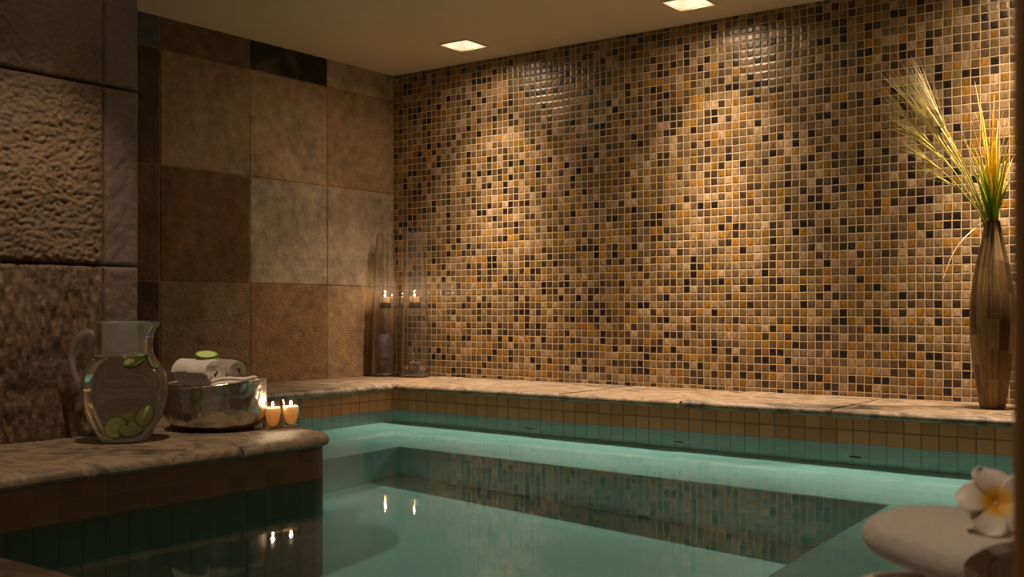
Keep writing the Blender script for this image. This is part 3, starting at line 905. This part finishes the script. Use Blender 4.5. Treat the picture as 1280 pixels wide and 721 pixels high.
# ------------------------------------------------------------------ rolled towels
def roll_mesh(length, radius, turns=2.6, thick=None, oblong=1.0, soft=0.012, seed=0, nl=26, amp=0.002, droop=0.0, phase=0.0, boxy=1.0):
    """spiral of cloth about the local X axis; oblong widens it along local Y"""
    thick = thick or radius / (turns + 0.6) * 0.9
    rnd = random.Random(seed)
    N = int(turns * 34)
    r0 = thick * 0.55
    pts = []
    for i in range(N + 1):
        t = i / N
        a = t * turns * 2 * PI
        r = r0 + (radius - thick / 2 - r0) * t
        r *= 1 + 0.03 * noise.noise(Vector((math.cos(a) * 1.4, math.sin(a) * 1.4, seed + t * 3)))
        ca, sa = math.cos(a + phase), math.sin(a + phase)
        bx = 1 + (boxy - 1) * t
        pts.append(Vector((r * math.copysign(abs(ca)**bx, ca), r * math.copysign(abs(sa)**bx, sa))))
    tang = [(pts[min(i + 1, N)] - pts[max(i - 1, 0)]).normalized() for i in range(N + 1)]
    nrm = [Vector((t.y, -t.x)) for t in tang]
    half = thick * 0.42
    outer = [p + n * half for p, n in zip(pts, nrm)]
    inner = [p - n * half for p, n in zip(pts, nrm)]
    tip = pts[-1] + tang[-1] * half * 0.8
    loop = outer + [tip] + inner[::-1]
    bm = bmesh.new()
    rings = []
    for k in range(nl + 1):
        f = k / nl
        s = f * length - length / 2
        e = min(f, 1 - f) * length
        ring = []
        for q, p in enumerate(loop):
            y, z = p.x * oblong, p.y
            c = 1.0
            if e < soft: c = 1 - 0.10 * (1 - e / soft)**2
            d = noise.noise(Vector((s * 22, y * 26, z * 26 + seed))) * amp + noise.noise(Vector((s * 90, y * 90, z * 90 + seed))) * amp * 0.4
            v = Vector((y, z)); L = max(v.length, 1e-5)
            v = v * c * (1 + d / L)
            x = s + noise.noise(Vector((y * 60, z * 60, seed + 7.0 + (0 if f < .5 else 5)))) * 0.003 * (1 if e < soft * 1.5 else 0)
            ring.append(bm.verts.new((x, v.x, v.y - droop * (abs(s) / length * 2)**2)))
        rings.append(ring)
    m = len(loop)
    for A, B in zip(rings, rings[1:]):
        for q in range(m):
            j = (q + 1) % m
            bm.faces.new((A[q], A[j], B[j], B[q]))
    n = N + 1
    for ring, flip in ((rings[0], False), (rings[-1], True)):
        for q in range(n - 1):
            f = [ring[q], ring[q + 1], ring[m - 2 - q], ring[m - 1 - q]]
            bm.faces.new(f if flip else f[::-1])
        f = [ring[n - 1], ring[n], ring[n + 1]]
        bm.faces.new(f if flip else f[::-1])
    return bm
def place_x(o, loc, xdir, roll=0.0):
    x = Vector(xdir).normalized(); y = UP.cross(x).normalized(); z = x.cross(y)
    o.matrix_world = Matrix.Translation(loc) @ Matrix((x, y, z)).transposed().to_4x4() @ Matrix.Rotation(roll, 4, 'X')

# ------------------------------------------------------------------ metal bowl
BC = Vector((1.1475, -1.845, LEDGE + 0.0015))
bowl = empty('metal_bowl', BC)
tag(bowl, 'hammered silver metal bowl holding rolled towels on the ledge', 'bowl')
bp = spline_prof([(0.074, 0.0008), (0.094, 0.006), (0.110, 0.022), (0.1165, 0.044), (0.1155, 0.066), (0.1145, 0.088), (0.1150, 0.108)], 6)
def bowl_fn(r, z, a):
    k = 1 + 0.018 * math.sin(2 * a + 0.6) + 0.012 * math.sin(3 * a + 2)
    dz = z / 0.108 * (0.004 * math.sin(2 * a + 1) + 0.005 * math.cos(a - ANG))
    return (r * k * math.cos(a), r * k * math.sin(a), z + dz)
bm = bmesh.new()
add_lathe(bm, [(0, 0.0), (0.050, 0.0)] + bp + [(0.1140, 0.1105), (0.1118, 0.109)] + [(r - 0.004, z) for r, z in reversed(bp[6:])] + [(0.085, 0.012), (0.05, 0.006), (0, 0.006)], 72, fn=bowl_fn)
frombm('bowl_shell', bm, M['hammered'], bowl)
def rolled(label, loc, xdir, length, radius, mat, seed, roll=0.0, **kw):
    o = frombm('rolled_towel', roll_mesh(length, radius, seed=seed, **kw), M[mat], auto=55)
    place_x(o, loc, xdir, roll)
    return tag(o, label, 'towel', 'rolled towels in the metal bowl')
bw = lambda dr, df, dz: BC + AR * dr + AF * df + UP * dz
rolled('white rolled towel with a green slice on top, at the left of the bowl', bw(-0.041, -0.004, 0.131), AR + AF * -0.75, 0.125, 0.0365, 'terry', 3, 0.0, turns=2.3, phase=1.2, amp=0.0035)
rolled('rolled towel showing its grey spiral end behind the white one', bw(0.002, 0.056, 0.134), AR + AF * -0.85, 0.12, 0.031, 'terry_grey', 5, 0.0, turns=2.3, phase=2.2, amp=0.0035)
rolled('white rolled towel lying lowest at the front right of the bowl', bw(0.052, -0.036, 0.094), AR + AF * 0.25 + UP * 0.06, 0.105, 0.031, 'terry', 8, 0.0, turns=2.2, phase=0.4, amp=0.005)
rolled('grey rolled towel hidden deepest in the left of the bowl', bw(-0.030, 0.010, 0.060), AR + AF * -0.2, 0.12, 0.030, 'terry_grey', 9, 0.0, turns=2.2)
cucumber('cucumber_slice', 'thin green cucumber slice lying on top of the rolled white towel', bw(-0.024, 0.002, 0.1735), look_rot(UP + TOC * 0.28 + AR * 0.1), 0.027, 0.004)

# ------------------------------------------------------------------ candles
def flame(parent, z, s=1.0, power=0.22):
    bm = bmesh.new()
    add_lathe(bm, [(0, z), (0.0028 * s, z + 0.0016 * s), (0.0040 * s, z + 0.0045 * s), (0.0032 * s, z + 0.008 * s), (0.0013 * s, z + 0.0115 * s), (0, z + 0.0135 * s)], 16)
    frombm('flame', bm, M['flame'], parent)
    ld = bpy.data.lights.new('candle_light', 'POINT'); ld.energy = power; ld.color = (1.0, 0.74, 0.48); ld.shadow_soft_size = 0.004
    lo_ = bpy.data.objects.new('candle_light', ld); COL.objects.link(lo_); lo_.parent = parent; lo_.location = (0, 0, z + 0.021 * s)
def votive(loc, label, r=0.0248, h=0.067, wax=0.050):
    root = empty('votive_candle', loc)
    tag(root, label, 'candle', 'votive candles on the ledge')
    bm = bmesh.new()
    add_lathe(bm, [(0, 0), (r * 0.86, 0), (r * 0.92, 0.003), (r * 0.99, h * 0.6), (r, h), (r - 0.001, h + 0.0008), (r - 0.002, h), (r * 0.99 - 0.002, h * 0.6), (r * 0.92 - 0.002, 0.007), (0, 0.006)], 40)
    frombm('glass_cup', bm, M['cup_glass'], root)
    bm = bmesh.new()
    q = r - 0.0026
    add_lathe(bm, [(0, 0.0075), (q * 0.90, 0.0075), (q * 0.985, wax * 0.9), (q * 0.985, wax), (q * 0.9, wax - 0.0015), (q * 0.4, wax - 0.003), (0, wax - 0.003)], 40)
    frombm('wax', bm, M['wax'], root)
    bm = bmesh.new(); add_tube(bm, [(0, 0, wax - 0.004), (0.0004, 0, wax + 0.003), (0.001, 0, wax + 0.006)], 0.0007, 8)
    frombm('wick', bm, M['wick'], root)
    flame(root, wax + 0.003, 0.8)
    return root
votive(along(341, 535, 2.53).xy.to_3d() + Vector((0, 0, LEDGE + 0.001)), 'small lit candle in a clear glass cup beside the metal bowl')
votive(along(363.5, 532, 2.565).xy.to_3d() + Vector((0, 0, LEDGE + 0.001)), 'small lit candle in a clear glass cup at the far corner of the ledge')

# ------------------------------------------------------------------ hurricane vases in the corner
def hurricane(loc, label, rb=0.062, rt=0.036, h=0.600):
    root = empty('hurricane_vase', loc)
    tag(root, label, 'glass vase', 'tall glass vases in the corner')
    bm = bmesh.new()
    P = [(rb - 0.006, 0.0), (rb, 0.004), (rb, 0.02), (rb * 0.985, 0.10), (rb * 0.86 + rt * 0.14, 0.26), (rb * 0.4 + rt * 0.6, 0.46), (rt, h)]
    out = spline_prof(P, 5)
    add_lathe(bm, [(0, 0)] + out + [(rt - 0.001, h + 0.001)] + [(r - 0.0025, z) for r, z in reversed(out[8:])] + [(rb - 0.004, 0.016), (0, 0.014)], 56)
    frombm('glass', bm, M['vase_glass'], root)
    return root
def hanging_holder(loc, label, z, h=0.600, rt=0.036, ang=0.0, r=0.0235):
    root = empty('hanging_candle_holder', loc, ang)
    tag(root, label, 'candle holder', 'candle holders hanging in the glass vases')
    bm = bmesh.new()
    add_lathe(bm, [(0, z), (r, z), (r + 0.001, z + 0.002), (r + 0.001, z + 0.023), (r, z + 0.024), (r - 0.001, z + 0.023), (r - 0.001, z + 0.002), (0, z + 0.0015)], 32)
    frombm('cup', bm, M['dark_metal'], root)
    for s in (-1, 1):
        bm = bmesh.new()
        add_tube(bm, catmull([(s * 0.0247, 0, z + 0.012), (s * 0.0245, 0, z + 0.1), (s * 0.0245, 0, h - 0.05), (s * (rt - 0.0055), 0, h - 0.010), (s * rt, 0, h + 0.0035), (s * (rt + 0.004), 0, h - 0.006)], 6), 0.0012, 8)
        frombm('wire', bm, M['dark_metal'], root)
    return root
def pillar_candle(loc, label, r=0.0205, h=0.046):
    root = empty('small_candle', loc)
    tag(root, label, 'candle', 'candles in the hanging holders')
    bm = bmesh.new()
    add_lathe(bm, [(0, 0), (r, 0), (r, h - 0.002), (r - 0.002, h), (r * 0.6, h - 0.002), (0, h - 0.003)], 32)
    frombm('wax', bm, M['wax'], root)
    bm = bmesh.new(); add_tube(bm, [(0, 0, h - 0.004), (0.0004, 0, h + 0.003), (0.001, 0, h + 0.006)], 0.0007, 8)
    frombm('wick', bm, M['wick'], root)
    flame(root, h + 0.002, 0.8, 0.22)
    return root
H1 = Vector((0.076, -0.135, LEDGE + 0.003)); H2 = Vector((0.226, -0.118, LEDGE + 0.003))
hurricane(H1, 'tall tapered glass vase with a blue-grey stone inside, against the stone tile wall')
hurricane(H2, 'tall tapered glass vase with pebbles inside, against the mosaic wall')
for P, who in ((H1, 'over the blue-grey stone'), (H2, 'over the pebbles')):
    hanging_holder(P, 'dark metal candle cup hung on two wires ' + who, 0.284, ang=ANG + (1.3 if P is H1 else 1.42))
    pillar_candle(P + UP * 0.2862, 'short lit candle in the wire hung cup ' + who)
def pebble(name, mat, loc, size, seed, label, cat, group=None, rough=0.25):
    bm = bmesh.new()
    bmesh.ops.create_icosphere(bm, subdivisions=4, radius=1.0)
    for v in bm.verts:
        d = 1 + rough * noise.noise(v.co * 1.6 + Vector((seed, 0, 0))) + rough * 0.4 * noise.noise(v.co * 4 + Vector((0, seed, 0)))
        v.co = Vector((v.co.x * size[0], v.co.y * size[1], v.co.z * size[2])) * d
    zmin = min(v.co.z for v in bm.verts)
    for v in bm.verts: v.co.z -= zmin
    o = frombm(name, bm, M[mat], loc=loc)
    o.rotation_euler = (0, 0, seed * 1.3)
    return tag(o, label, cat, group)
pebble('decorative_stone', 'crystal', H1 + UP * 0.0165, (0.038, 0.036, 0.070), 2.4, 'tall blue-grey stone standing inside the left glass vase', 'stone', rough=0.42)
pb = [(-0.026, -0.012, 0.0, 'shell', 0.020), (0.012, -0.024, 0.0, 'shell_grey', 0.021), (0.030, 0.012, 0.0, 'shell', 0.017), (-0.004, 0.026, 0.0, 'shell_grey', 0.019), (-0.008, -0.004, 0.024, 'shell', 0.017), (0.018, 0.002, 0.026, 'shell_grey', 0.016)]
for i, (a, b, c, mt, s) in enumerate(pb):
    pebble('pebble', mt, H2 + Vector((a, b, 0.0165 + c)), (s, s * 0.85, s * 0.7), i * 1.9 + 1, ('tan' if mt == 'shell' else 'mauve grey') + ' pebble in the heap inside the right glass vase', 'pebble', 'tan pebbles in the glass vase' if mt == 'shell' else 'mauve pebbles in the glass vase')

# ------------------------------------------------------------------ tall vase with grasses
VC = along(1240.5, 511, 3.06); VC.z = LEDGE + 0.002
vase = empty('tall_vase', VC)
tag(vase, 'tall slender brown vase of reed strips on the ledge by the mosaic wall', 'vase')
vp = spline_prof([(0.034, 0.0), (0.038, 0.03), (0.050, 0.11), (0.0585, 0.20), (0.0605, 0.265), (0.056, 0.335), (0.045, 0.405), (0.032, 0.465), (0.0225, 0.515), (0.0205, 0.530)], 6)
bm = bmesh.new()
add_lathe(bm, [(0, 0.0)] + vp + [(0.0195, 0.5315)] + [(max(r - 0.004, 0.012), z) for r, z in reversed(vp[6:])] + [(0.03, 0.02), (0, 0.02)], 96)
frombm('vase_body', bm, M['reed'], vase)
VT = VC + UP * 0.525
def strand(o, label, cat, group):
    o.location = VT
    return tag(o, label, cat, group)
rnd = random.Random(21)
def tip(u, v, dj=0.03):
    return along(u, v, 3.05 + rnd.uniform(-dj - 0.03, dj)) - VT
def ribbon(bm, pts, w, taper=1.0, seg=6, flat=0.28):
    n = len(pts)
    rads = [w * (0.55 + 0.45 * math.sin(PI * min(i / n * 1.5, 1))) * (1 - (i / (n - 1))**3.5 * taper) + 0.00012 for i in range(n)]
    add_tube(bm, pts, rads, seg, True, flat, up=tuple(Vector((rnd.uniform(-1, 1), rnd.uniform(-1, 1), 0.3))))
def root_pt(inside=0.05):
    a = rnd.uniform(0, 2 * PI); r = rnd.uniform(0, 0.009)
    return Vector((r * math.cos(a), r * math.sin(a), -inside))
# bearded wheat leaning left
ears = [((1170, 168), (1104, 84)), ((1176, 160), (1119, 80)), ((1180, 158), (1139, 74)), ((1186, 172), (1150, 96)), ((1166, 182), (1099, 110)), ((1172, 190), (1110, 138)),
        ((1184, 182), (1128, 104)), ((1180, 200), (1113, 148)), ((1188, 196), (1140, 120)), ((1178, 214), (1122, 174)), ((1192, 232), (1140, 204))]
for i, (eb, et) in enumerate(ears):
    bm = bmesh.new()
    p0 = root_pt(); p1 = tip(*eb); p2 = p1 + (tip(*et) - p1) * 1.0
    low = i >= 9
    mid = Vector((p1.x * 0.38, p1.y * 0.38, p1.z * 0.50))
    stem = bezq(p0, mid, p1, 12)
    add_tube(bm, stem, [0.0014] * len(stem), 6)
    d = (p1 - stem[-2]).normalized()
    ax = (p2 - p1)
    el = ax.length * 0.45
    ep = [p1 + ax.normalized() * el * t for t in (0, .2, .45, .7, .9, 1)]
    add_tube(bm, ep, [0.0014, 0.0030, 0.0034, 0.0028, 0.0018, 0.0006], 7)
    for k in range(20):
        t = rnd.uniform(0.0, 1.0)
        b = p1 + ax.normalized() * el * t
        e = p2 + Vector((rnd.gauss(0, .016), rnd.gauss(0, .012), rnd.gauss(0, .016))) - ax * rnd.uniform(0, 0.25)
        sag = Vector((0, 0, -rnd.uniform(0, 0.008)))
        q = bezq(b, (b + e) / 2 - sag, e, 4)
        add_tube(bm, q, [0.00055, 0.0005, 0.00042, 0.0003, 0.00012], 3, False)
    strand(frombm('wheat_stalk', bm, M['wheat']), 'pale bearded wheat stalk leaning left out of the tall reed vase', 'wheat stalk', 'wheat stalks in the tall vase')
# upright green and orange blades
tips = [(1218, 100), (1222, 118), (1226, 132), (1214, 150), (1230, 150), (1243, 118), (1240, 140), (1236, 170), (1248, 150), (1254, 140), (1258, 165), (1262, 150), (1268, 150), (1266, 178),
        (1270, 190), (1264, 205), (1270, 215), (1252, 185), (1246, 200), (1212, 176), (1208, 196), (1203, 172), (1220, 190), (1228, 205), (1258, 222), (1266, 235), (1214, 212), (1238, 215),
        (1218, 228), (1250, 230), (1243, 176), (1224, 160), (1219, 140), (1227, 168), (1233, 185), (1244, 160), (1256, 172), (1261, 188), (1257, 200), (1247, 215), (1231, 195), (1222, 206), (1262, 170), (1238, 150)]
for i, (u, v) in enumerate(tips):
    bm = bmesh.new()
    p0 = root_pt(); p1 = tip(u, v, 0.05)
    bend = rnd.uniform(0.15, 0.5)
    mid = Vector((p1.x * bend * 0.6, p1.y * bend * 0.6, p1.z * 0.55)) + Vector((rnd.gauss(0, .006), rnd.gauss(0, .006), 0))
    ribbon(bm, bezq(p0, mid, p1, 14), rnd.uniform(0.0036, 0.0062), 1.0)
    strand(frombm('grass_blade', bm, M['blade']), 'green to orange grass blade fanning upright out of the tall reed vase', 'grass blade', 'grass blades in the tall vase')
for (u, v, lb) in ((1200, 156, 'pale straw stem rising between the wheat and the grass blades'), (1242, 128, 'pale straw stem standing straight among the grass blades')):
    bm = bmesh.new()
    p0 = root_pt(); p1 = tip(u, v, 0.01)
    ribbon(bm, bezq(p0, p1 * 0.5 + Vector((0, 0, 0.01)), p1, 14), 0.0022)
    strand(frombm('straw_stem', bm, M['straw']), lb, 'straw stem', None)
bm = bmesh.new()
P3 = [root_pt(0.02), Vector((0, 0, 0.012)) - AR * 0.006, along(1212, 291, 3.03) - VT, along(1193, 314, 3.02) - VT, along(1180, 345, 3.01) - VT, along(1179, 352, 3.01) - VT]
add_tube(bm, catmull(P3, 6), [0.0018] * 12 + [0.0015] * 10 + [0.001] * 9, 8, flat=0.6)
strand(frombm('straw_stem', bm, M['straw']), 'single pale straw drooping left in an arc from the vase mouth', 'straw stem', None)

# ------------------------------------------------------------------ folded towels and flower at the near right
def stack_towel(label, loc, xdir, length, radius, oblong, seed, roll, **kw):
    o = frombm('folded_towel', roll_mesh(length, radius, seed=seed, oblong=oblong, nl=40, **kw), M['terry'], auto=55)
    place_x(o, loc, xdir, roll)
    return tag(o, label, 'towel', 'folded towels at the near edge of the pool')
TD = AR * 0.22 - AF
def st(u, depth, z):
    p = along(u, 600, depth); p.z = z; return p
stack_towel('thick white folded towel on top of the stack, under the flower', st(1224, 0.84, LEDGE + 0.0965), TD, 0.135, 0.0275, 2.95, 14, 0.0, turns=2.25, soft=0.03, amp=0.0016, phase=-1.9, boxy=0.72)
stack_towel('white folded towel at the bottom of the stack on the ledge', st(1204, 0.84, LEDGE + 0.0355), TD + AR * 0.05, 0.150, 0.0345, 2.6, 17, 0.0, turns=2.25, soft=0.03, amp=0.0016, phase=-1.9, boxy=0.72)

FC = along(1243, 633, 0.80)
def plumeria():
    root = empty('plumeria_flower', FC)
    z = (TOC * 0.85 + UP * 0.55 + AR * -0.12).normalized()
    root.rotation_euler = z.to_track_quat('Z', 'Y').to_euler()
    tag(root, 'white plumeria flower with yellow-orange centre on the top folded towel', 'flower')
    for k in range(5):
        bm = bmesh.new()
        nu, nv = 12, 8
        L, Wd = 0.0270, 0.0138
        G = []
        for i in range(nu + 1):
            t = i / nu
            w = Wd * (0.16 + 0.84 * math.sin(PI / 2 * min(t / 0.62, 1.0))) * (1 if t < 0.62 else math.sqrt(max(1 - ((t - 0.62) / 0.395)**2, 0.0)))
            row = []
            for j in range(nv + 1):
                s = j / nv * 2 - 1
                x = 0.001 + L * t
                y = w * s + 0.004 * t * t
                zz = 0.004 + 0.006 * math.sin(t * PI * 0.7) - 0.003 * t * t + 0.0025 * s * t + 0.0025 * s * s * t
                row.append(bm.verts.new((x, y, zz)))
            G.append(row)
        for A, B in zip(G, G[1:]):
            for j in range(nv): bm.faces.new((A[j], B[j], B[j + 1], A[j + 1]))
        bmesh.ops.rotate(bm, verts=bm.verts, cent=(0, 0, 0), matrix=Matrix.Rotation(2 * PI * k / 5 + 0.35, 3, 'Z'))
        o = frombm('petal', bm, M['petal'], root)
        md = o.modifiers.new('thick', 'SOLIDIFY'); md.thickness = 0.0009
    bm = bmesh.new(); add_tube(bm, [(0, 0, 0.006), (0, 0, 0.0), (0.001, 0, -0.010), (0.002, 0, -0.018)], [0.0016, 0.003, 0.0022, 0.0016], 10)
    frombm('stem', bm, M['straw'], root)
plumeria()

# pool jets: round fittings in the tiled wall under water
M['jet'] = mat_simple('jet_plastic', srgb(225, 235, 232), 0.5)
def jet(x, z, label):
    root = empty('pool_jet', (x, YB - 0.0005, z))
    tag(root, label, 'pool jet', 'round pool jets under water')
    bm = bmesh.new()
    add_lathe(bm, [(0.034, 0.0), (0.034, 0.004), (0.031, 0.007), (0.024, 0.008), (0.021, 0.005), (0.021, 0.001)], 32)
    bmesh.ops.rotate(bm, verts=bm.verts, cent=(0, 0, 0), matrix=Matrix.Rotation(PI / 2, 3, 'X'))
    frombm('ring', bm, M['jet'], root)
    bm = bmesh.new()
    add_lathe(bm, [(0, 0.003), (0.008, 0.004), (0.012, 0.002), (0.0205, 0.001)], 24)
    bmesh.ops.rotate(bm, verts=bm.verts, cent=(0, 0, 0), matrix=Matrix.Rotation(PI / 2, 3, 'X'))
    frombm('nozzle', bm, M['dark_metal'], root)
JETS = [(1.07, -0.245, 'round pool jet nearest the stone tile wall'), (1.643, -0.245, 'round pool jet in the middle of the mosaic side'), (2.194, -0.245, 'round pool jet nearest the tall vase')]
for j in JETS: jet(*j)

# ------------------------------------------------------------------ caustic receivers, world, render settings
for o in SC.objects:
    if o.type == 'MESH' and o.name.split('.')[0] in ('floor', 'pool_bench', 'trim_3', 'ring', 'nozzle'):
        o.cycles.is_caustics_receiver = True
w = bpy.data.worlds.new('world'); SC.world = w
w.use_nodes = True
w.node_tree.nodes['Background'].inputs[0].default_value = (1.0, 0.72, 0.46, 1)
w.node_tree.nodes['Background'].inputs[1].default_value = 0.07
vs = SC.view_settings
SC.display_settings.display_device = 'sRGB'
vs.view_transform = 'Standard'; vs.look = 'None'; vs.exposure = 0.0; vs.gamma = 1.0; vs.use_curve_mapping = False
cy = SC.cycles
cy.use_denoising = True
cy.max_bounces = 14; cy.diffuse_bounces = 6; cy.glossy_bounces = 6; cy.transmission_bounces = 12; cy.transparent_max_bounces = 24
cy.sample_clamp_indirect = 4.0
cy.blur_glossy = 0.5
cy.use_adaptive_sampling = False
